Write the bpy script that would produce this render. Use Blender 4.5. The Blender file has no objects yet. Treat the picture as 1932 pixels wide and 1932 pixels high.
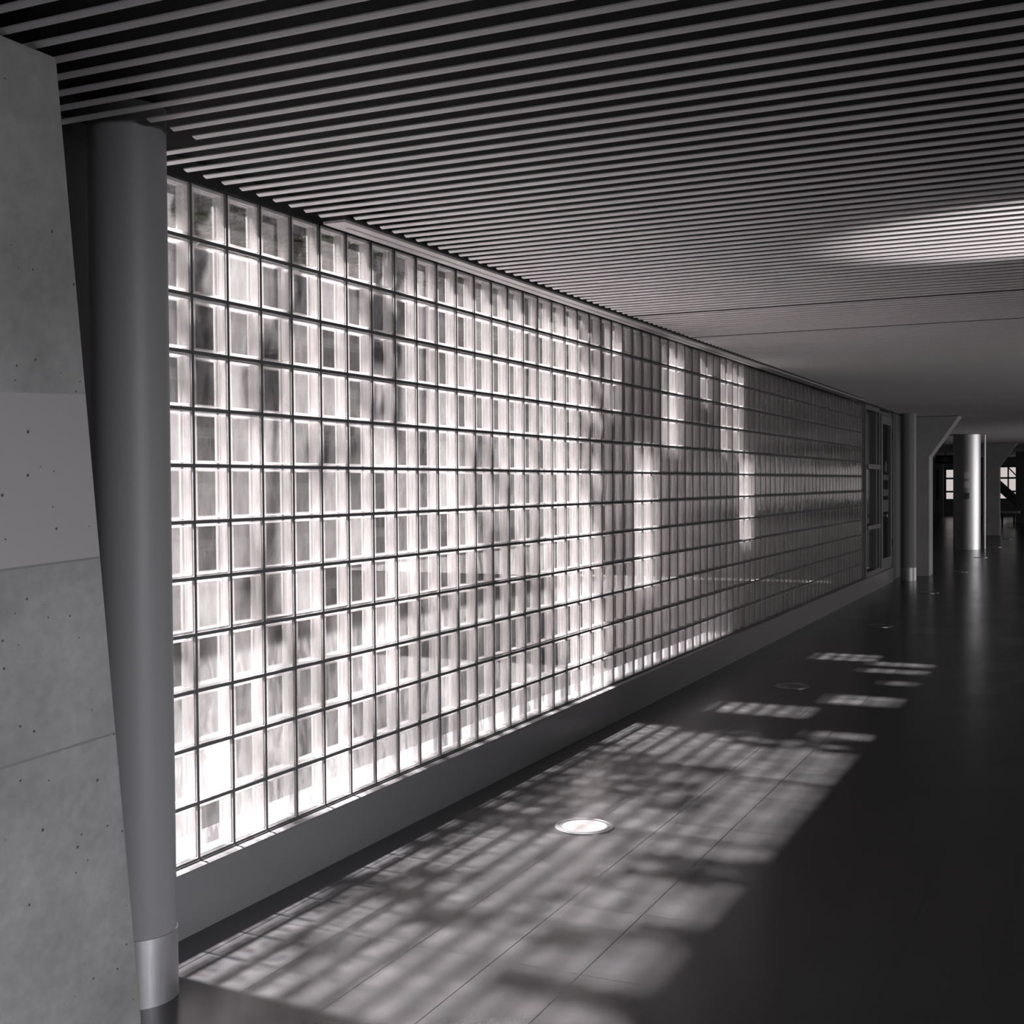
import bpy, bmesh, math, random
from mathutils import Matrix, Vector
random.seed(7)
sc = bpy.context.scene
COL = sc.collection

# ------------------------------------------------------------------ camera, world, sun, exposure
F = Vector((0.904506, 0.425881, -0.0222731)); YAW, PIT, ROL = 0.440049701, -0.0222744962, -0.00735340214
F = Vector((math.cos(YAW)*math.cos(PIT), math.sin(YAW)*math.cos(PIT), math.sin(PIT)))
R0 = F.cross(Vector((0, 0, 1))).normalized(); U0 = R0.cross(F)
R = R0*math.cos(ROL) + U0*math.sin(ROL); U = U0*math.cos(ROL) - R0*math.sin(ROL)
cam = bpy.data.cameras.new('camera'); cam.sensor_width = 36; cam.lens = 36*2335.87/1932
cam.clip_start = 0.05; cam.clip_end = 300
camo = bpy.data.objects.new('camera', cam); COL.objects.link(camo)
m = Matrix.Identity(4)
for i in range(3):
    m[i][0] = R[i]; m[i][1] = U[i]; m[i][2] = -F[i]
m.translation = Vector((-3.28306, -2.88097, 1.55504))
camo.matrix_world = m
sc.camera = camo

W = bpy.data.worlds.new('world'); sc.world = W; W.use_nodes = True
bg = W.node_tree.nodes['Background']
bg.inputs[0].default_value = (1.0, 0.94, 0.93, 1); bg.inputs[1].default_value = 0.42

SUN_EL = math.radians(57)
sl = bpy.data.lights.new('sun', 'SUN'); sl.energy = 28.0; sl.angle = math.radians(2.2); sl.color = (1, 0.955, 0.95)
so = bpy.data.objects.new('sun', sl); COL.objects.link(so)
so.rotation_euler = Vector((0.03, math.cos(SUN_EL), math.sin(SUN_EL))).to_track_quat('Z', 'Y').to_euler()
so.location = (2, 8, 12)
# daylight entering through the tall opening in the right-hand wall, beside and behind the photographer
al = bpy.data.lights.new('daylight_fill', 'AREA'); al.shape = 'RECTANGLE'; al.size = 5.0; al.size_y = 0.4; al.energy = 19; al.spread = math.radians(37); al.color = (0.97, 0.96, 1.0)
ao = bpy.data.objects.new('daylight_fill', al); COL.objects.link(ao); ao.location = (-4.5, -9.9, 2.3)
ao.rotation_euler = (Vector((-4.5, -9.9, 2.3))-Vector((-1.8, -0.3, 0.1))).to_track_quat('Z', 'Y').to_euler()
for X_, e_ in ((7.0, 26), (25.2, 75), (46.5, 22)):  # the first is an added fill lamp lifting dark areas, no source seen
    al2 = bpy.data.lights.new('daylight_fill', 'AREA'); al2.shape = 'RECTANGLE'; al2.size = 10.0; al2.size_y = 1.6; al2.energy = e_; al2.color = (1, 0.96, 0.95); al2.spread = math.radians(75 if X_ < 10 else 85)
    ao2 = bpy.data.objects.new('daylight_fill', al2); COL.objects.link(ao2); ao2.location = (X_, -9.95, 1.5)
    ao2.rotation_euler = Vector((-0.75 if X_ < 10 else 0, -1, 0.22 if X_ < 10 else 0.12)).to_track_quat('Z', 'Y').to_euler()

vs = sc.view_settings
sc.display_settings.display_device = 'sRGB'
vs.view_transform = 'Standard'; vs.look = 'None'; vs.exposure = 1.0; vs.gamma = 1.0; vs.use_curve_mapping = False
cy = sc.cycles
cy.max_bounces = 10; cy.diffuse_bounces = 5; cy.glossy_bounces = 4; cy.transmission_bounces = 6; cy.transparent_max_bounces = 24
cy.caustics_reflective = False; cy.caustics_refractive = False
cy.sample_clamp_indirect = 6.0
cy.use_denoising = True

# ------------------------------------------------------------------ helpers
def mat(name, col, rough=0.6, metal=0.0, spec=0.5, emit=None, estr=0.0):
    M = bpy.data.materials.new(name); M.use_nodes = True
    b = M.node_tree.nodes['Principled BSDF']
    if not isinstance(col, (tuple, list)): col = (col*0.985, col*0.985, col*1.03)
    b.inputs['Base Color'].default_value = (*col, 1)
    b.inputs['Roughness'].default_value = rough
    b.inputs['Metallic'].default_value = metal
    b.inputs['Specular IOR Level'].default_value = spec
    if emit:
        b.inputs['Emission Color'].default_value = (*emit, 1); b.inputs['Emission Strength'].default_value = estr
    return M
def nodes(M): return M.node_tree.nodes, M.node_tree.links
def N(M, t, **kw):
    n = M.node_tree.nodes.new(t)
    for k, v in kw.items():
        if k.startswith('i_'):
            n.inputs[int(k[2:])].default_value = v
        else: setattr(n, k, v)
    return n
def ramp(M, fac, stops):
    r = N(M, 'ShaderNodeValToRGB'); M.node_tree.links.new(fac, r.inputs[0])
    e = r.color_ramp.elements
    while len(e) < len(stops): e.new(0.5)
    for i, (p, c) in enumerate(stops):
        e[i].position = p; e[i].color = (c, c, c, 1) if not isinstance(c, tuple) else (*c, 1)
    return r.outputs[0]
def math_n(M, op, a, b=None):
    n = N(M, 'ShaderNodeMath', operation=op)
    for i, v in enumerate((a, b)):
        if v is None: continue
        if isinstance(v, (int, float)): n.inputs[i].default_value = v
        else: M.node_tree.links.new(v, n.inputs[i])
    return n.outputs[0]

class MB:
    def __init__(s): s.v = []; s.f = []; s.mi = []
    def quad(s, pts, mi=0):
        i = len(s.v); s.v += [tuple(p) for p in pts]; s.f.append(tuple(range(i, i+len(pts)))); s.mi.append(mi)
    def box(s, x0, x1, y0, y1, z0, z1, mi=0):
        i = len(s.v)
        s.v += [(x, y, z) for z in (z0, z1) for y in (y0, y1) for x in (x0, x1)]
        for f in ((0, 2, 3, 1), (4, 5, 7, 6), (0, 1, 5, 4), (2, 6, 7, 3), (0, 4, 6, 2), (1, 3, 7, 5)):
            s.f.append(tuple(i+k for k in f)); s.mi.append(mi)
    def prism(s, pts, d, mi=0):          # polygon pts extruded along vector d
        n = len(pts); i = len(s.v); d = Vector(d)
        s.v += [tuple(p) for p in pts] + [tuple(Vector(p)+d) for p in pts]
        s.f.append(tuple(i+k for k in range(n))[::-1]); s.mi.append(mi)
        s.f.append(tuple(i+n+k for k in range(n))); s.mi.append(mi)
        for k in range(n):
            s.f.append((i+k, i+(k+1) % n, i+n+(k+1) % n, i+n+k)); s.mi.append(mi)
    def lathe(s, prof, c=(0, 0), seg=64, mi=0, a0=0.0, a1=2*math.pi):
        full = abs(a1-a0-2*math.pi) < 1e-6; i = len(s.v); ns = seg if full else seg+1
        for r, z in prof:
            for k in range(ns):
                a = a0+(a1-a0)*k/seg
                s.v.append((c[0]+r*math.cos(a), c[1]+r*math.sin(a), z))
        for j in range(len(prof)-1):
            for k in range(seg):
                k2 = (k+1) % ns
                s.f.append((i+j*ns+k, i+j*ns+k2, i+(j+1)*ns+k2, i+(j+1)*ns+k)); s.mi.append(mi)
    def build(s, name, mats, parent=None, smooth=False, bevel=0, origin=None):
        me = bpy.data.meshes.new(name)
        o = Vector(origin) if origin else Vector((0, 0, 0))
        me.from_pydata([tuple(Vector(p)-o) for p in s.v], [], s.f)
        if not isinstance(mats, (list, tuple)): mats = [mats]
        for m_ in mats: me.materials.append(m_)
        me.polygons.foreach_set('material_index', s.mi)
        if smooth: me.polygons.foreach_set('use_smooth', [True]*len(me.polygons))
        me.update()
        bm = bmesh.new(); bm.from_mesh(me); bmesh.ops.recalc_face_normals(bm, faces=bm.faces) if smooth != 'keep' else None
        bm.to_mesh(me); bm.free()
        ob = bpy.data.objects.new(name, me); ob.location = o; COL.objects.link(ob)
        if parent:
            ob.parent = parent
            ob.location = o - parent.location
        if bevel:
            b = ob.modifiers.new('bevel', 'BEVEL'); b.width = bevel; b.segments = 2; b.limit_method = 'ANGLE'
        if smooth:
            try:
                md = ob.modifiers.new('edges', 'EDGE_SPLIT'); md.split_angle = math.radians(40)
            except Exception: pass
        return ob
def struct(o, label=None):
    o['kind'] = 'structure'
    if label: o['label'] = label
    return o
def tag(o, label, cat, group=None):
    o['label'] = label; o['category'] = cat
    if group: o['group'] = group
    return o
def empty(name, loc, label, cat, group=None):
    o = bpy.data.objects.new(name, None); o.location = loc; COL.objects.link(o); o.empty_display_size = 0.1
    return tag(o, label, cat, group)

# ------------------------------------------------------------------ materials
def concrete(name, base, var, pores=True, bump=0.1, band=None):
    M = mat(name, base, 0.75, spec=0.3); nn, L = nodes(M); b = nn['Principled BSDF']
    tc = N(M, 'ShaderNodeTexCoord')
    geo = N(M, 'ShaderNodeNewGeometry')
    n1 = N(M, 'ShaderNodeTexNoise'); n1.inputs['Scale'].default_value = 2.2; n1.inputs['Detail'].default_value = 8; n1.inputs['Roughness'].default_value = 0.62
    L.new(geo.outputs['Position'], n1.inputs['Vector'])
    n2 = N(M, 'ShaderNodeTexNoise'); n2.inputs['Scale'].default_value = 30; n2.inputs['Detail'].default_value = 6
    L.new(geo.outputs['Position'], n2.inputs['Vector'])
    a = ramp(M, n1.outputs[0], [(0.3, base*(1-var)), (0.7, base*(1+var))])
    c = ramp(M, n2.outputs[0], [(0.3, 0.9), (0.7, 1.08)])
    mul = N(M, 'ShaderNodeMixRGB', blend_type='MULTIPLY'); mul.inputs[0].default_value = 1
    L.new(a, mul.inputs[1]); L.new(c, mul.inputs[2]); out = mul.outputs[0]
    if band:
        sx = N(M, 'ShaderNodeSeparateXYZ'); L.new(geo.outputs['Position'], sx.inputs[0])
        zz = math_n(M, 'SUBTRACT', sx.outputs[2], math_n(M, 'MULTIPLY', sx.outputs[0], 0.04))
        for z0, z1, k in band:
            g = math_n(M, 'MULTIPLY', math_n(M, 'GREATER_THAN', zz, z0), math_n(M, 'LESS_THAN', zz, z1))
            mm = N(M, 'ShaderNodeMixRGB', blend_type='MIX'); L.new(g, mm.inputs[0]); L.new(out, mm.inputs[1])
            if k is None:
                mm.inputs[2].default_value = (base*1.22, base*1.2, base*1.23, 1)
            else:
                mm.inputs[2].default_value = (base*k, base*k, base*k, 1)
            out = mm.outputs[0]
    if pores:
        v = N(M, 'ShaderNodeTexVoronoi'); v.inputs['Scale'].default_value = 32; v.inputs['Randomness'].default_value = 1
        L.new(geo.outputs['Position'], v.inputs['Vector'])
        wn = N(M, 'ShaderNodeTexWhiteNoise'); L.new(v.outputs['Color'], wn.inputs['Vector'])
        rad = math_n(M, 'MULTIPLY', math_n(M, 'POWER', wn.outputs[0], 3.0), 0.15)
        g = math_n(M, 'LESS_THAN', v.outputs['Distance'], rad)
        mm = N(M, 'ShaderNodeMixRGB', blend_type='MIX'); L.new(g, mm.inputs[0]); L.new(out, mm.inputs[1])
        mm.inputs[2].default_value = (base*0.25,)*3+(1,); out = mm.outputs[0]
    L.new(out, b.inputs['Base Color'])
    bp = N(M, 'ShaderNodeBump'); bp.inputs['Strength'].default_value = bump; bp.inputs['Distance'].default_value = 0.01
    L.new(n2.outputs[0], bp.inputs['Height']); L.new(bp.outputs[0], b.inputs['Normal'])
    return M

M_conc = concrete('pillar_concrete', 0.30, 0.22, band=[(1.40, 1.83, None), (1.397, 1.403, 0.72), (0.905, 0.912, 0.72)])
M_fin = concrete('fin_concrete', 0.42, 0.12, pores=False)
M_slat = mat('slat_paint', (0.87, 0.855, 0.865), 0.45, spec=0.35)
M_void = mat('ceiling_void', 0.022, 0.9, spec=0.1)
M_mortar = mat('mortar', 0.11, 0.85)
M_steel = mat('brushed_steel', 0.52, 0.28, metal=1.0)
M_paint = mat('column_paint', 0.24, 0.5, spec=0.5)
M_plinth = mat('plinth_paint', 0.20, 0.32, spec=0.5)
M_dark = mat('dark_metal', 0.05, 0.5)
M_wall = mat('dark_plaster', 0.15, 0.8)
M_fix = mat('lamp_housing', (0.66, 0.63, 0.625), 0.4)
M_frame = mat('frame_metal', 0.20, 0.45, metal=0.6)

# floor: 0.6 x 0.3 m dark tiles with thin joints
M_floor = mat('floor_tiles', 0.05, 0.3); nn, L = nodes(M_floor); b = nn['Principled BSDF']
geo = N(M_floor, 'ShaderNodeNewGeometry'); sx = N(M_floor, 'ShaderNodeSeparateXYZ'); L.new(geo.outputs['Position'], sx.inputs[0])
def joint(M, c, off, per, w):
    t = math_n(M, 'MODULO', math_n(M, 'ADD', math_n(M, 'SUBTRACT', c, off), 600*per), per)
    return math_n(M, 'MAXIMUM', math_n(M, 'LESS_THAN', t, w), math_n(M, 'GREATER_THAN', t, per-w))
jy = joint(M_floor, sx.outputs[1], -0.81, 0.3, 0.0022)
jx = math_n(M_floor, 'MULTIPLY', joint(M_floor, sx.outputs[0], 0.325, 0.6, 0.0018), 0.8)
jj = math_n(M_floor, 'MAXIMUM', jy, jx)
cell = N(M_floor, 'ShaderNodeCombineXYZ')
L.new(math_n(M_floor, 'FLOOR', math_n(M_floor, 'DIVIDE', math_n(M_floor, 'SUBTRACT', sx.outputs[0], 0.325), 0.6)), cell.inputs[0])
L.new(math_n(M_floor, 'FLOOR', math_n(M_floor, 'DIVIDE', math_n(M_floor, 'SUBTRACT', sx.outputs[1], -0.81), 0.3)), cell.inputs[1])
wn = N(M_floor, 'ShaderNodeTexWhiteNoise'); L.new(cell.outputs[0], wn.inputs['Vector'])
nz = N(M_floor, 'ShaderNodeTexNoise'); nz.inputs['Scale'].default_value = 60; nz.inputs['Detail'].default_value = 5; L.new(geo.outputs['Position'], nz.inputs['Vector'])
tv = math_n(M_floor, 'ADD', math_n(M_floor, 'MULTIPLY', wn.outputs[0], 0.005), math_n(M_floor, 'MULTIPLY', nz.outputs[0], 0.008))
tv = math_n(M_floor, 'ADD', tv, 0.042)
tv = math_n(M_floor, 'MULTIPLY', tv, math_n(M_floor, 'SUBTRACT', 1.0, math_n(M_floor, 'MULTIPLY', jj, 0.85)))
cb = N(M_floor, 'ShaderNodeCombineColor'); L.new(tv, cb.inputs[0]); L.new(tv, cb.inputs[1]); L.new(math_n(M_floor, 'MULTIPLY', tv, 1.05), cb.inputs[2]); L.new(cb.outputs[0], b.inputs['Base Color'])
rg = math_n(M_floor, 'ADD', 0.22, math_n(M_floor, 'MULTIPLY', wn.outputs[0], 0.03)); L.new(rg, b.inputs['Roughness'])

# brushed steel cylinder: vertical streaks in roughness
nn, L = nodes(M_steel); b = nn['Principled BSDF']
g2 = N(M_steel, 'ShaderNodeNewGeometry'); mp = N(M_steel, 'ShaderNodeMapping'); mp.inputs['Scale'].default_value = (60, 60, 1.5)
L.new(g2.outputs['Position'], mp.inputs[0]); ns = N(M_steel, 'ShaderNodeTexNoise'); ns.inputs['Scale'].default_value = 2; L.new(mp.outputs[0], ns.inputs['Vector'])
L.new(math_n(M_steel, 'ADD', 0.42, math_n(M_steel, 'MULTIPLY', ns.outputs[0], 0.2)), b.inputs['Roughness'])

# ---- glass block materials, varied per block from the block's own place in the wall grid
BT = 2.63                 # top of the block wall
def block_random(M):
    g = N(M, 'ShaderNodeNewGeometry'); s = N(M, 'ShaderNodeSeparateXYZ'); M.node_tree.links.new(g.outputs['Position'], s.inputs[0])
    c = N(M, 'ShaderNodeCombineXYZ')
    M.node_tree.links.new(math_n(M, 'FLOOR', math_n(M, 'MULTIPLY', s.outputs[0], 5.0)), c.inputs[0])
    M.node_tree.links.new(math_n(M, 'FLOOR', math_n(M, 'MULTIPLY', math_n(M, 'SUBTRACT', BT+0.0001, s.outputs[2]), 5.0)), c.inputs[1])
    w = N(M, 'ShaderNodeTexWhiteNoise'); M.node_tree.links.new(c.outputs[0], w.inputs['Vector'])
    return g, s, w
def ripple(M, g, rnd, sx_, sz_, lo, hi, p0=0.35, p1=0.68, dist=1.2):
    mp = N(M, 'ShaderNodeMapping'); mp.inputs['Scale'].default_value = (sx_, 1, sz_); M.node_tree.links.new(g.outputs['Position'], mp.inputs[0])
    ad = N(M, 'ShaderNodeVectorMath', operation='ADD'); M.node_tree.links.new(mp.outputs[0], ad.inputs[0])
    sc_ = N(M, 'ShaderNodeVectorMath', operation='SCALE'); M.node_tree.links.new(rnd.outputs['Color'], sc_.inputs[0]); sc_.inputs['Scale'].default_value = 40
    M.node_tree.links.new(sc_.outputs[0], ad.inputs[1])
    n = N(M, 'ShaderNodeTexNoise'); n.inputs['Scale'].default_value = 1; n.inputs['Detail'].default_value = 3; n.inputs['Distortion'].default_value = dist
    M.node_tree.links.new(ad.outputs[0], n.inputs['Vector'])
    return ramp(M, n.outputs[0], [(p0, lo), (p1, hi)]), n

M_back = bpy.data.materials.new('glass_back'); M_back.use_nodes = True
nn, L = nodes(M_back); nn.remove(nn['Principled BSDF']); out = nn['Material Output']
g, s, rnd = block_random(M_back)
rp, nz = ripple(M_back, g, rnd, 15, 5, 0.42, 1.0, 0.40, 0.60)  # ripple in the transparency colour stands in for caustic streaks of light
tr = N(M_back, 'ShaderNodeBsdfTransparent'); tintm = N(M_back, 'ShaderNodeMixRGB', blend_type='MULTIPLY'); tintm.inputs[0].default_value = 1
tintm.inputs[2].default_value = (0.96, 0.94, 0.94, 1); L.new(math_n(M_back, 'MULTIPLY', rp, math_n(M_back, 'ADD', 0.45, math_n(M_back, 'MULTIPLY', rnd.outputs[0], 0.55))), tintm.inputs[1]); L.new(tintm.outputs[0], tr.inputs[0])
tl = N(M_back, 'ShaderNodeBsdfTranslucent'); tl.inputs[0].default_value = (0.93, 0.90, 0.90, 1)
mx = N(M_back, 'ShaderNodeMixShader')
L.new(math_n(M_back, 'ADD', 0.008, math_n(M_back, 'MULTIPLY', math_n(M_back, 'POWER', rnd.outputs[0], 2.0), 0.07)), mx.inputs[0])
L.new(tr.outputs[0], mx.inputs[1]); L.new(tl.outputs[0], mx.inputs[2]); L.new(mx.outputs[0], out.inputs[0])

M_front = bpy.data.materials.new('glass_front'); M_front.use_nodes = True
nn, L = nodes(M_front); nn.remove(nn['Principled BSDF']); out = nn['Material Output']
g, s, rnd = block_random(M_front)
rp, nz = ripple(M_front, g, rnd, 18, 6, 0.84, 1.0, 0.40, 0.60, 1.0)
tr = N(M_front, 'ShaderNodeBsdfTransparent'); tintm = N(M_front, 'ShaderNodeMixRGB', blend_type='MULTIPLY'); tintm.inputs[0].default_value = 1
tintm.inputs[2].default_value = (0.99, 0.98, 0.98, 1); L.new(rp, tintm.inputs[1]); L.new(tintm.outputs[0], tr.inputs[0])
tl = N(M_front, 'ShaderNodeBsdfTranslucent'); tl.inputs[0].default_value = (0.93, 0.90, 0.90, 1)
m1 = N(M_front, 'ShaderNodeMixShader'); m1.inputs[0].default_value = 0.02; L.new(tr.outputs[0], m1.inputs[1]); L.new(tl.outputs[0], m1.inputs[2])
gl = N(M_front, 'ShaderNodeBsdfGlossy'); gl.inputs['Roughness'].default_value = 0.05
bp = N(M_front, 'ShaderNodeBump'); bp.inputs['Strength'].default_value = 0.25; bp.inputs['Distance'].default_value = 0.01
L.new(nz.outputs[0], bp.inputs['Height']); L.new(bp.outputs[0], gl.inputs['Normal'])
fr = N(M_front, 'ShaderNodeFresnel'); fr.inputs['IOR'].default_value = 1.5
m2 = N(M_front, 'ShaderNodeMixShader'); L.new(fr.outputs[0], m2.inputs[0]); L.new(m1.outputs[0], m2.inputs[1]); L.new(gl.outputs[0], m2.inputs[2])
L.new(m2.outputs[0], out.inputs[0])

M_jamb = mat('glass_edge', (0.86, 0.83, 0.83), 0.12, spec=0.6)
nn, L = nodes(M_jamb); b = nn['Principled BSDF']; out = nn['Material Output']
tl = N(M_jamb, 'ShaderNodeBsdfTranslucent'); tl.inputs[0].default_value = (0.93, 0.90, 0.90, 1)
mx = N(M_jamb, 'ShaderNodeMixShader'); mx.inputs[0].default_value = 0.25
L.new(b.outputs[0], mx.inputs[1]); L.new(tl.outputs[0], mx.inputs[2])
mt = N(M_jamb, 'ShaderNodeMixShader'); mt.inputs[0].default_value = 0.55; tj = N(M_jamb, 'ShaderNodeBsdfTransparent')
L.new(mx.outputs[0], mt.inputs[1]); L.new(tj.outputs[0], mt.inputs[2]); L.new(mt.outputs[0], out.inputs[0])
M_rim = M_jamb.copy(); M_rim.name = 'glass_rim'
for n_ in M_rim.node_tree.nodes:
    if n_.type == 'MIX_SHADER' and abs(n_.inputs[0].default_value-0.55) < 1e-4: n_.inputs[0].default_value = 0.75

# ------------------------------------------------------------------ setting: floor, ceiling, walls
f = MB(); f.box(-9, 57, -10, 0.0, -0.12, 0); f.box(18.0, 57, 0.0, 6, -0.12, 0)
struct(f.build('floor', M_floor), 'dark grey stone tile floor of the long hall')

CZ = 2.618               # underside of the ceiling slats
ceil = MB(); ceil.box(-9, 57, -10, 0.085, 2.70, 3.15); ceil.box(18.26, 57, 0.085, 5.99, 2.70, 3.15)
ceil_o = struct(ceil.build('ceiling', M_void), 'dark ceiling void behind open metal slats')
sl_ = MB()
x = -3.955
while x < 56.5:
    gap = False
    thin = abs(x-4.245) < 0.05 or abs(x-5.545) < 0.05
    ys = -0.10
    if x < -0.52: ys = -0.03
    elif x < -0.20: ys = -0.385
    elif x > 0.90 and x < 13.1: ys = -0.20
    if x > 18.5: ys = 5.9
    # shallow folded blade: its -X edge is a little higher than its +X edge
    a, bz, w = (x+0.012, 0.003, 0.009) if thin else (x, 0.0060, 0.0190)
    if not gap:
        prof = [(a, CZ+bz), (a+w*0.55, CZ+bz*0.36), (a+w, CZ), (a+w, CZ+0.004), (a+w*0.5, CZ+bz*0.4+0.006), (a, CZ+bz+0.004)]
        sl_.prism([(px, ys, pz) for px, pz in prof], (0, -9.9-ys, 0))
    x += 0.1
slo = sl_.build('ceiling_slats', M_slat, ceil_o)
# solid left part of the wall, fascia above the blocks, wall beyond the blocks
wl = MB(); wl.box(-9, -0.206, 0.0, 0.25, 0, 2.70)
struct(wl.build('wall_back', M_wall), 'dark plain wall behind the near pillar and column')
tr1 = MB(); tr1.box(-0.206, 18.0, -0.004, 0.083, BT, 2.70)
struct(tr1.build('trim_1', M_wall), 'dark strip between glass blocks and slatted ceiling')
wr = MB(); wr.box(16.62, 18.0, 0.0, 0.25, 0, 2.70); 
struct(wr.build('wall_left_end', M_wall), 'dark wall past the end of the glass blocks')
wr = MB(); wr.box(18.0, 18.25, 0.26, 6.2, 0, 2.70)
struct(wr.build('wall_return', M_wall))
wr = MB(); wr.box(18.25, 57, 6.0, 6.2, 0, 2.70)
struct(wr.build('wall_hall_left', M_wall))
wb = MB(); wb.box(-9.2, -9, -10, -8, 0, 2.70); wb.box(-9.2, -9, -6.5, 0.25, 0, 2.70); wb.box(-9.2, -9, -8, -6.5, 2.5, 2.70)
struct(wb.build('wall_rear', M_wall))
# right wall with daylight openings; the second is added to house a fill lamp
wq = MB()
RO = [(-8.0, -2.0), (2.0, 12.0), (19.5, 31.0), (41.0, 52.0)]
xs = -9.0
for a, b2 in RO:
    wq.box(xs, a, -10.2, -10, 0, 2.70); wq.box(a, b2, -10.2, -10, 0, 0.5); wq.box(a, b2, -10.2, -10, 2.5, 2.70); xs = b2
wq.box(xs, 57, -10.2, -10, 0, 2.70)
struct(wq.build('wall_right', M_wall))
# partition that closes the view at the right
pq = MB(); pq.box(45, 45.3, -3.4, -0.29, 0, 2.70)
struct(pq.build('wall_partition', M_wall), 'dark partition wall at the far right of the hall')

# plinth and sill under the blocks
pl = MB()
pl.prism([(-0.206, 0.25, 0), (-0.206, -0.05, 0), (-0.206, -0.05, 0.212), (-0.206, -0.044, 0.222), (-0.206, -0.03, 0.226), (-0.206, 0.25, 0.226)], (16.83, 0, 0))
struct(pl.build('baseboard_left', M_plinth), 'smooth grey plinth running under the glass block wall')
sil = MB(); sil.box(-0.206, 14.2, -0.010, 0.08, 0.226, 0.2305)
struct(sil.build('trim_2', M_dark), 'thin dark sill joint between plinth and glass blocks')

# ------------------------------------------------------------------ glass block wall
C0 = -1
NC, NR, P, J, T = 71, 12, 0.2, 0.0062, 0.056
mo = MB()
for r in range(NR+1):
    z = BT-r*P
    z0 = max(z-J, 0.2305); z1 = min(z+J, BT)
    mo.box(C0*P, NC*P, -0.0012, 0.010, z0, z1)
for c in range(C0, NC+1):
    x0 = max(c*P-J, C0*P-0.0055); x1 = min(c*P+J, NC*P+0.0055)
    for r in range(NR):
        mo.box(x0, x1, -0.0012, 0.010, BT-(r+1)*P+J, BT-r*P-J)
wall = struct(mo.build('wall_left', M_mortar), 'long wall of square glass blocks with dark mortar joints')
def sq(x, z, h, y): return [(x-h, y, z-h), (x+h, y, z-h), (x+h, y, z+h), (x-h, y, z+h)]
def ring(mb, A, B, mi):
    for k in range(4):
        k2 = (k+1) % 4; mb.quad([A[k], A[k2], B[k2], B[k]], mi)
def block(mb, x, z):
    h = P/2-J+0.0004
    A = sq(x, z, h, 0.003); B = sq(x, z, h-0.003, -0.0022); C_ = sq(x, z, h-0.009, -0.0030); D = sq(x, z, h-0.0115, -0.001)
    ring(mb, A, B, 3); ring(mb, B, C_, 3); ring(mb, C_, D, 3)
    mb.quad(D, 1)
    E = sq(x, z, h-0.010, 0.004); G = sq(x, z, h-0.007, 0.016); G2 = sq(x, z, h-0.009, T/2); G3 = sq(x, z, h-0.007, T-0.016); H = sq(x, z, h-0.009, T-0.005)
    ring(mb, D, E, 0); ring(mb, E, G, 0); ring(mb, G, G2, 0); ring(mb, G2, G3, 0); ring(mb, G3, H, 0)
    I = sq(x, z, h-0.014, T-0.004); ring(mb, H, I, 3)
    mb.quad(I, 2)
    ring(mb, sq(x, z, h-0.009, T-0.003), sq(x, z, h, T-0.003), 3)
proto = MB(); block(proto, 0, 0)
pm = None; stuff = MB(); n_ind = 0
for c in range(C0, NC):
    for r in range(NR):
        x = (c+0.5)*P; z = BT-(r+0.5)*P
        if (1 <= c <= 8) or (c == 9 and r < 4):
            if pm is None:
                o = proto.build('glass_block', [M_jamb, M_front, M_back, M_rim], wall, smooth='keep'); o.modifiers.clear()
                for p_ in o.data.polygons: p_.use_smooth = False
                pm = o
            else:
                o = pm.copy(); COL.objects.link(o); o.parent = wall
            o.location = (x, 0, z); n_ind += 1
        else:
            block(stuff, x, z)
st = stuff.build('glass_blocks', [M_jamb, M_front, M_back, M_rim], wall, smooth='keep'); st.modifiers.clear()
for p_ in st.data.polygons: p_.use_smooth = False
st['kind'] = 'stuff'

# ------------------------------------------------------------------ side light and glazed door at the end of the blocks
def frame_rect(mb, x0, x1, z0, z1, w, y0, y1):
    mb.box(x0, x0+w, y0, y1, z0, z1); mb.box(x1-w, x1, y0, y1, z0, z1)
    mb.box(x0+w, x1-w, y0, y1, z0, z0+w); mb.box(x0+w, x1-w, y0, y1, z1-w, z1)
M_pane = mat('dark_pane', 0.03, 0.08, spec=0.7)
w1 = MB(); frame_rect(w1, 14.21, 15.46, 0.226, 2.63, 0.07, -0.03, 0.08)
w1.box(14.28, 15.39, -0.05, 0.08, 1.735, 1.80); w1.box(14.28, 15.39, -0.05, 0.08, 0.885, 0.945); w1.box(15.18, 15.24, -0.02, 0.06, 0.29, 2.56)
wo = struct(w1.build('window_1', M_frame), 'narrow grey framed sidelight with two transoms at the end of the blocks')
for z0, z1 in ((0.296, 0.885), (0.945, 1.735), (1.80, 2.56)):
    q = MB(); q.box(14.28, 15.18, 0.03, 0.04, z0, z1); q.box(15.24, 15.39, 0.03, 0.04, z0, z1); q.build('pane', M_pane, wo)
d1 = MB(); frame_rect(d1, 15.47, 16.62, 0.226, 2.60, 0.05, -0.02, 0.10)
do = struct(d1.build('door_1', M_frame), 'grey framed glazed door above the plinth end')
q = MB(); frame_rect(q, 15.53, 16.56, 0.28, 2.54, 0.13, -0.04, 0.01); panel = q.build('door_leaf', M_frame, do)
q = MB(); q.box(15.66, 16.43, -0.02, -0.01, 0.41, 2.41); q.build('pane', M_pane, panel)
q = MB(); q.lathe([(0.0, 0), (0.026, 0), (0.026, 0.006), (0.01, 0.010), (0.01, 0.05), (0.024, 0.055), (0.026, 0.07), (0.0, 0.075)], seg=24)
hm = q.build('door_knob', M_steel, panel, smooth=True); hm.rotation_euler = (math.radians(90), 0, 0); hm.location = (15.62, -0.04, 1.05)
for z in (0.55, 2.2):
    q = MB(); q.lathe([(0, z), (0.014, z), (0.014, z+0.13), (0, z+0.13)], c=(16.60, -0.045), seg=16); q.build('hinge', M_dark, do)
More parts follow.
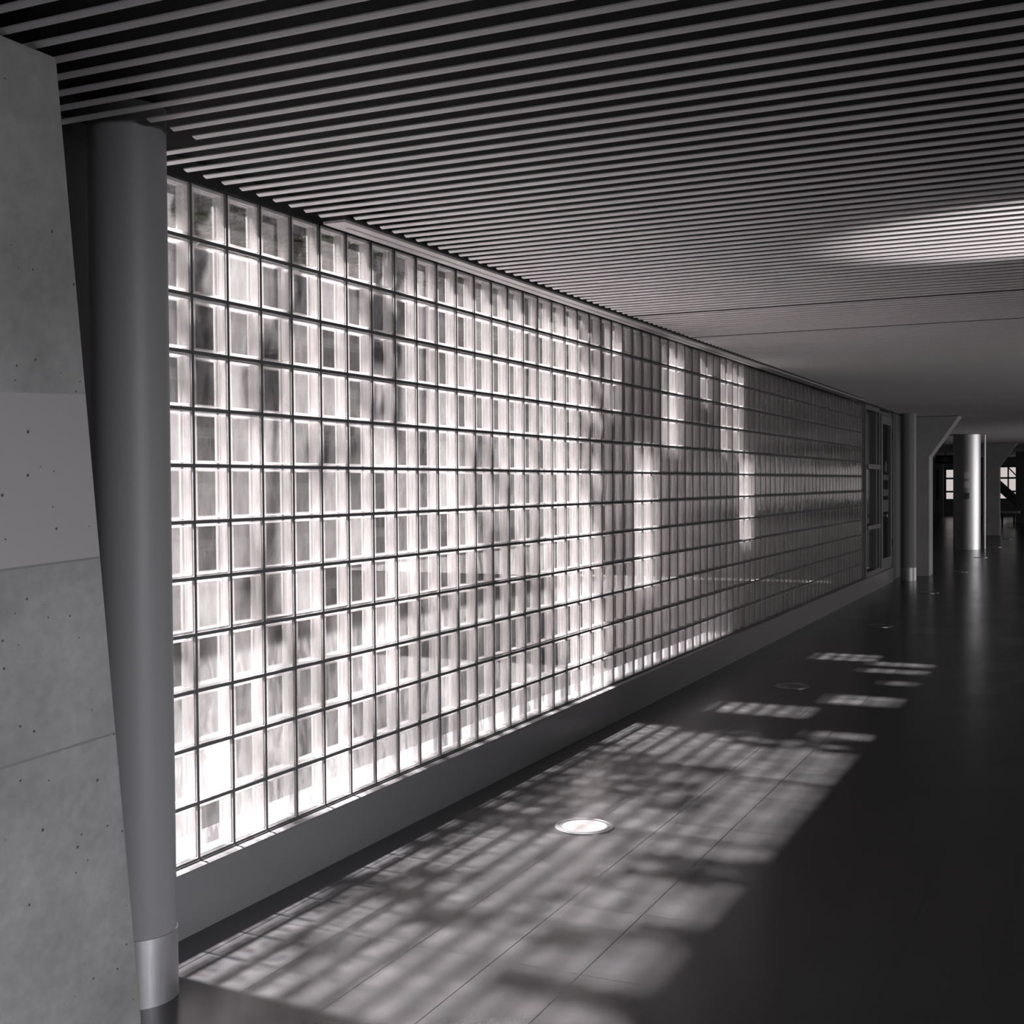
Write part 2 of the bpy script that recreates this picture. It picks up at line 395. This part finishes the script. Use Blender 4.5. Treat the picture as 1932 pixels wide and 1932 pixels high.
q = MB(); q.lathe([(0.0, 0), (0.09, 0), (0.09, 0.004), (0, 0.004)], seg=40)
nt = q.build('round_notice', mat('notice_grey', 0.10, 0.5), panel); nt.rotation_euler = (math.radians(90), 0, 0); nt.location = (16.05, -0.021, 1.78)
for k, (z0, z1) in enumerate(((1.58, 1.66), (1.34, 1.44), (1.10, 1.28))):
    q = MB(); q.box(15.80, 16.32, -0.024, -0.020, z0, z1); q.build('notice', mat('notice_%d' % k, 0.07+0.02*k, 0.5), panel)

# ------------------------------------------------------------------ linear lamp along the wall head
lf = empty('linear_lamp', (7.0, -0.13, 2.60), 'long pale linear lamp housing hung along the top of the glass block wall', 'lamp')
X0, X1 = 0.912, 13.05
q = MB(); q.box(X0, X1, -0.180, -0.078, 2.603, 2.614); q.build('lamp_body', M_fix, lf, bevel=0.001)
q = MB(); q.box(X0+0.02, X1-0.02, -0.170, -0.094, 2.614, 2.634); q.build('mounting_channel', M_frame, lf)
q = MB(); q.box(X0+0.10, X1-0.1, -0.135, -0.120, 2.6018, 2.6032); q.build('light_slot', mat('slot', 0.35, 0.5), lf)
x = 1.6
while x < 13:
    q = MB(); q.box(x, x+0.02, -0.175, -0.16, 2.63, 2.70); q.build('hanger', M_frame, lf); x += 1.45

# ------------------------------------------------------------------ pillar, columns, fins
pil = MB()
top = 2.612; k = (top/2.618)
bl = [(-1.75, -0.386, 0), (-0.529, -0.388, 0), (-0.529, 0.0, 0), (-1.75, 0.0, 0)]
xt = -0.529+(-0.984+0.529)*k; yt = -0.388+(-0.572+0.388)*k
tp = [(-2.2, yt, top), (xt, yt, top), (xt, 0.0, top), (-2.2, 0.0, top)]
i = len(pil.v); pil.v += bl+tp
for fc in ((0, 1, 2, 3), (7, 6, 5, 4), (0, 4, 5, 1), (1, 5, 6, 2), (2, 6, 7, 3), (3, 7, 4, 0)): pil.f.append(fc); pil.mi.append(0)
po = pil.build('concrete_pillar', M_conc, bevel=0.006, origin=(-1.2, -0.2, 0))
tag(po, 'leaning raw concrete pillar with a lighter smooth band, nearest the camera at left', 'pillar')

def column(cx, cyy, label):
    e = empty('round_column', (cx, cyy, 0), label, 'column', 'round painted columns with steel collars')
    r = 0.115
    q = MB(); q.lathe([(r, 0.205), (r, 2.695)], c=(cx, cyy), seg=96); q.build('shaft', M_paint, e, smooth=True)
    q = MB(); q.lathe([(r+0.003, 0.0), (r+0.003, 0.205), (r-0.002, 0.206)], c=(cx, cyy), seg=96); q.build('steel_collar', M_steel, e, smooth=True)
    return e
column(-0.372, -0.235, 'near round grey column with steel foot collar, between concrete pillar and glass blocks')
column(16.96, -0.235, 'far round grey column with steel foot collar, past the door at the end of the blocks')

def fin(x0, label):
    q = MB()
    q.prism([(x0, 0.0, 0), (x0, -0.435, 0), (x0, -0.435, 1.955), (x0, -0.897, 2.612), (x0, 0.0, 2.612)], (0.5, 0, 0))
    o = q.build('concrete_fin', M_fin, bevel=0.008, origin=(x0+0.25, -0.2, 0))
    tag(o, label, 'pillar', 'concrete fins with a flared head')
fin(17.9, 'nearer flat concrete fin whose edge flares out to the ceiling, behind the far round column')
fin(34.3, 'farther flat concrete fin whose edge flares out to the ceiling, right of the steel cylinder')

# steel cylinder with notices, and slim pipe beside it
ce = empty('steel_cylinder', (26.75, -0.235, 0), 'wide shiny brushed steel cylinder from floor to ceiling with small notices', 'column')
R_ = 0.295
q = MB(); q.lathe([(R_, 0.0), (R_, 2.612)], c=(26.75, -0.235), seg=128); q.build('shell', M_steel, ce, smooth=True)
aim = math.atan2(-2.88+0.235, -3.28-26.75)
for k, z in enumerate((1.685, 1.475, 1.22)):
    q = MB(); q.lathe([(R_+0.003, z-0.07), (R_+0.003, z+0.07)], c=(26.75, -0.235), seg=8, a0=aim-0.02-0.2, a1=aim-0.02+0.2)
    pn = q.build('notice', mat('cyl_notice_%d' % k, (0.65, 0.65, 0.08)[k], 0.5), ce)
    if k < 2:
        q = MB(); q.lathe([(R_+0.006, z-0.03), (R_+0.006, z+0.035)], c=(26.75, -0.235), seg=4, a0=aim-0.02-0.09, a1=aim-0.02+0.09)
        q.build('symbol', M_dark, pn)
pp = MB(); pp.lathe([(0.018, 0), (0.018, 2.612)], c=(27.0, -0.60), seg=24)
tag(pp.build('slim_pipe', M_steel, smooth=True, origin=(27.0, -0.60, 0)), 'slim bright vertical pipe just right of the steel cylinder', 'pipe')

# ------------------------------------------------------------------ round lights set in the floor
M_lens_on = mat('lens_lit', (0.2, 0.185, 0.185), 0.5, spec=0.2, emit=(1, 0.9, 0.89), estr=0.28)
M_lens_off = mat('lens_off', 0.10, 0.18)
M_ring = mat('ring_metal', 0.34, 0.35, metal=0.8)
def floor_light(x, y, label, lit, group='round lights set in the floor along the wall'):
    e = empty('floor_light', (x, y, 0), label, 'floor light', group)
    q = MB(); q.lathe([(0.135, 0.0), (0.135, 0.004), (0.131, 0.006), (0.118, 0.006), (0.116, 0.004), (0.114, 0.006), (0.104, 0.006), (0.102, 0.002)], c=(x, y), seg=64)
    q.build('rim', M_ring, e, smooth=True)
    q = MB(); q.lathe([(0.0, 0.0035), (0.1025, 0.0035)], c=(x, y), seg=64)
    q.build('lens', M_lens_on if lit else M_lens_off, e)
names = ['round floor light with a glowing white lens, nearest of the row along the wall',
         'unlit round floor light second along the wall, after the glowing one',
         'unlit round floor light third along the wall, with small bright glints',
         'thin looking round floor light in front of the far round column',
         'round floor light just past the nearer concrete fin, fifth along the row',
         'round floor light in the reflection below the steel cylinder, sixth along the row',
         'round floor light just beyond the steel cylinder, seventh along the row',
         'round floor light near the farther concrete fin, last visible in the row']
for k, nm in enumerate(names):
    floor_light([1.905, 6.137, 10.449, 14.8, 19.2, 23.5, 27.85, 32.2][k], -0.79, nm, k == 0)

# unseen uplight and spot added to make the bright patch on the slats
e = empty('added_uplight', (1.9, -5.2, 0), 'added unseen floor uplight that makes the bright patch on the ceiling slats', 'floor light')
q = MB(); q.lathe([(0.15, 0.0), (0.15, 0.02), (0.12, 0.025), (0.1, 0.01), (0, 0.01)], c=(1.9, -5.2), seg=48); q.build('rim', M_ring, e, smooth=True)
spl = bpy.data.lights.new('patch_spot', 'SPOT'); spl.energy = 380; spl.spot_size = math.radians(23); spl.spot_blend = 0.55; spl.shadow_soft_size = 0.03; spl.color = (1, 0.93, 0.92)
spo = bpy.data.objects.new('patch_spot', spl); COL.objects.link(spo); spo.location = (1.9, -5.2, 0.06)
spo.rotation_euler = (Vector((1.9, -5.2, 0.06))-Vector((2.45, -2.80, 2.62))).to_track_quat('Z', 'Y').to_euler()

# ------------------------------------------------------------------ far end of the hall
def far(px, py, X):          # point at depth X seen from the photographer's place
    F_, R2, U2 = F, R, U
    d = F_ + R2*((px-966)/2335.87) - U2*((py-966)/2335.87)
    t = (X-camo.location[0] if False else X+3.28306)/d[0]
    return (X, -2.88097+d[1]*t, 1.55504+d[2]*t)
XE = 56.0
wn_ = MB()
# openings in the end wall listed as (y0, y1, z0, z1); everything else is wall
ops = [(3.54, 3.63, 0.70, 2.05), (2.10, 3.28, 0.70, 2.12), (0.05, 1.15, 0.72, 2.2), (-9.4, -3.6, 0.70, 2.3)]
ycur = 6.0
for y0, y1, z0, z1 in sorted(ops, key=lambda t: -t[1]):
    wn_.box(XE, XE+0.3, y1, ycur, 0, 2.70); wn_.box(XE, XE+0.3, y0, y1, 0, z0); wn_.box(XE, XE+0.3, y0, y1, z1, 2.70); ycur = y0
wn_.box(XE, XE+0.3, -10, ycur, 0, 2.70)
struct(wn_.build('wall_far', M_wall), 'dark end wall of the hall with bright windows')
M_clear = bpy.data.materials.new('clear_glass'); M_clear.use_nodes = True
nn, L = nodes(M_clear); nn.remove(nn['Principled BSDF'])
t_ = N(M_clear, 'ShaderNodeBsdfTransparent'); t_.inputs[0].default_value = (0.9, 0.88, 0.88, 1); g_ = N(M_clear, 'ShaderNodeBsdfGlossy'); g_.inputs['Roughness'].default_value = 0.02
x_ = N(M_clear, 'ShaderNodeMixShader'); x_.inputs[0].default_value = 0.06; L.new(t_.outputs[0], x_.inputs[1]); L.new(g_.outputs[0], x_.inputs[2]); L.new(x_.outputs[0], nn['Material Output'].inputs[0])
for n_, (y0, y1, z0, z1) in enumerate(ops):
    q = MB()
    w = 0.05
    q.box(XE-0.02, XE+0.1, y0, y0+w, z0, z1); q.box(XE-0.02, XE+0.1, y1-w, y1, z0, z1); q.box(XE-0.02, XE+0.1, y0, y1, z0, z0+w); q.box(XE-0.02, XE+0.1, y0, y1, z1-w, z1)
    for zt in (1.08, 1.68): q.box(XE-0.02, XE+0.1, y0, y1, zt-0.04, zt+0.04)
    yy = y0+0.9
    while yy < y1-0.3 and n_ == 3: q.box(XE-0.02, XE+0.1, yy-0.03, yy+0.03, z0, z1); yy += 0.9
    if n_ == 2: q.box(XE-0.02, XE+0.1, 0.58, 0.64, z0, z1)
    o = struct(q.build('window_%d' % (n_+2), M_dark), 'bright far window with dark frame')
    q = MB(); q.box(XE+0.05, XE+0.055, y0, y1, z0, z1); q.build('pane', M_clear, o)
# grey post in front of the left far windows, lit sign box, stair with diagonal stringers, bench
q = MB(); q.box(50, 50.2, 2.50, 2.66, 0, 2.70)
a_ = far(1776.5, 900, 50)
q = MB(); q.box(50, 50.15, a_[1]-0.06, a_[1]+0.06, 0, 2.70)
tag(q.build('grey_post', M_frame, origin=(50.07, a_[1], 0)), 'thin grey post in front of the far windows left of the steel cylinder', 'post')
a_ = far(1783, 867, 44); 
se = empty('sign_box', (44, a_[1], a_[2]-0.1), 'small unlit sign box hung under the ceiling in front of the far windows', 'sign')
q = MB(); q.box(44, 44.15, a_[1]-0.33, a_[1]+0.33, a_[2]-0.16, a_[2]+0.16); q.build('housing', M_dark, se)
q = MB(); q.box(43.985, 44, a_[1]-0.13, a_[1]+0.13, a_[2]-0.07, a_[2]+0.07); q.build('face', mat('sign_face', 0.14, 0.5), se)
q = MB(); q.box(44.05, 44.1, a_[1]-0.02, a_[1]+0.02, a_[2]+0.16, 2.70); q.build('hanger', M_dark, se)
ste = empty('staircase', (51, 0.5, 0), 'dark staircase with steep diagonal stringers seen right of the farther concrete fin', 'stairs')
def diag(p0, p1, h, name, mtl, X=51.0, w=0.2):
    A = Vector(far(*p0, X)); B = Vector(far(*p1, X))
    q = MB(); q.prism([A, B, B-Vector((0, 0, h)), A-Vector((0, 0, h))], (w, 0, 0)); q.build(name, mtl, ste)
diag((1882, 902), (1922, 938), 0.38, 'stringer', M_dark)
diag((1888, 866), (1922, 901), 0.06, 'handrail', M_dark)
diag((1882, 916), (1922, 952), 0.20, 'stringer', M_dark, X=52.0)
a_ = far(1886, 960, 44); b_ = far(1917, 960, 44)
be = empty('bench', (44, (a_[1]+b_[1])/2, 0), 'low pale bench in front of the far staircase', 'bench')
q = MB(); q.box(44, 44.4, b_[1]-0.1, a_[1]+0.1, 0.40, 0.47); q.build('seat', mat('bench_pale', 0.75, 0.5), be)
for yy in (b_[1]+0.05, a_[1]-0.1):
    q = MB(); q.box(44.05, 44.35, yy, yy+0.05, 0, 0.40); q.build('leg', M_dark, be)

# ------------------------------------------------------------------ outdoors beyond the glass
ap = MB(); ap.box(-8, 5.6, 0.26, 0.74, -0.15, -0.10)  # unseen reflector strip added to throw sunlight up onto the ceiling
struct(ap.build('bounce_strip_outside', mat('pale_bounce', (0.86, 0.84, 0.84), 0.9)), 'added unseen pale strip outside that bounces sun up to the ceiling slats')
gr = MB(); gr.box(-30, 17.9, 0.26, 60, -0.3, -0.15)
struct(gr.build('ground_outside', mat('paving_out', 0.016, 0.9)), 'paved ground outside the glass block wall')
fa = MB(); fa.box(-12, 40, 11, 12, -0.15, 9)
struct(fa.build('facade_outside', mat('facade_out', 0.22, 0.9)), 'grey building facade across from the glass wall')
# unseen boards and clumps added outside, laid cell by cell to shade chosen blocks
TAN = math.tan(SUN_EL)
HC = 2.95
def lit(c, r):
    if c < -1 or c > 70: return 0
    if c <= 15:
        if c == 1 and (r <= 3 or r in (8, 9)): return 0
        if c == 4 and (r <= 1 or r >= 8): return 0
        if c == 5 and r in (8, 9): return 0
        if c in (7, 8) and r <= 3 : return 0
        if c == 3 and r in (3, 10): return 0
        if c in (5, 6) and r == 4: return 0
        if c >= 7 and r >= 10: return 0
        if c >= 10 and r >= 9: return 0
        if c in (12, 13, 14) and 4 <= r <= 6 and (c+r) % 3: return 0
        if c in (12, 13, 14, 15) and r >= 7: return 0
        if c in (9, 10, 11) and r >= 8: return 0
        if c == 3 and r in (2, 3, 6, 7, 10): return 0
        return 1
    if c == 16 and r >= 4: return 0
    if c <= 19: return 1 if r <= 6 - (c < 17) else (1 if c >= 17+(r-6)//2 else 0)
    if c == 20: return 1 if r >= 6 else 0
    if c == 21: return 1 if r >= 9 else 0
    if c == 22: return 1 if r in (0, 1, 2) else 0
    if c in (28, 29): return 1 if r <= 3 else 0
    if c in (25, 26): return 1 if 4 <= r <= 8 else 0
    if c == 33: return 1 if r in (0, 1) else 0
    if c in (36, 38): return 1 if r <= 3 else 0
    if c in (40, 39): return 1 if 4 <= r <= 7 else 0
    return 0
ev = MB(); clump_mb = MB()
for c in range(-3, 90):
    r = 0
    while r < NR:
        if not lit(c, r):
            r1 = r
            while r1+1 < NR and not lit(c, r1+1): r1 += 1
            za = BT-r*P; zb = BT-(r1+1)*P
            ya, yb = T+(HC-za)/TAN, T+(HC-zb)/TAN
            if c < 22 and c >= 0:
                # ragged clumps added over each shaded cell to break up the sun pattern
                for q_ in range(r, r1+1):
                    yc = T+(HC-(BT-(q_+0.5)*P))/TAN; xc = (c+0.5)*P
                    for rep_ in range(3):
                        ox = xc+random.uniform(-0.05, 0.05); oy = yc+random.uniform(-0.035, 0.035); zz = HC+0.012*rep_
                        pts = []
                        for k_ in range(9):
                            an = 2*math.pi*k_/9; rr = random.uniform(0.55, 1.15)
                            pts.append((ox+0.088*rr*math.cos(an), oy+0.062*rr*math.sin(an), zz))
                        clump_mb.prism(pts, (0, 0, 0.006))
            else:
                ev.box(c*P, (c+1)*P, ya, yb, HC, HC+0.03)
            r = r1+1
        else: r += 1
for c in range(-2, 92, 6):
    ev.box(c*P-0.02, c*P+0.02, 0.3, 1.8, HC+0.03, HC+0.12)
ev.box(7.5, 18, 1.85, 6.0, HC, HC+0.05)
struct(ev.build('shade_boards_outside', mat('shade_board', 0.15, 0.8)), 'added unseen boards outside that shade chosen glass blocks from the sun')
lo = clump_mb.build('shade_clumps', mat('panel', (0.05, 0.06, 0.04), 0.7))
lo['kind'] = 'stuff'; lo['label'] = 'added unseen ragged clumps outside that shade chosen glass blocks from the sun'; lo['category'] = 'foliage'
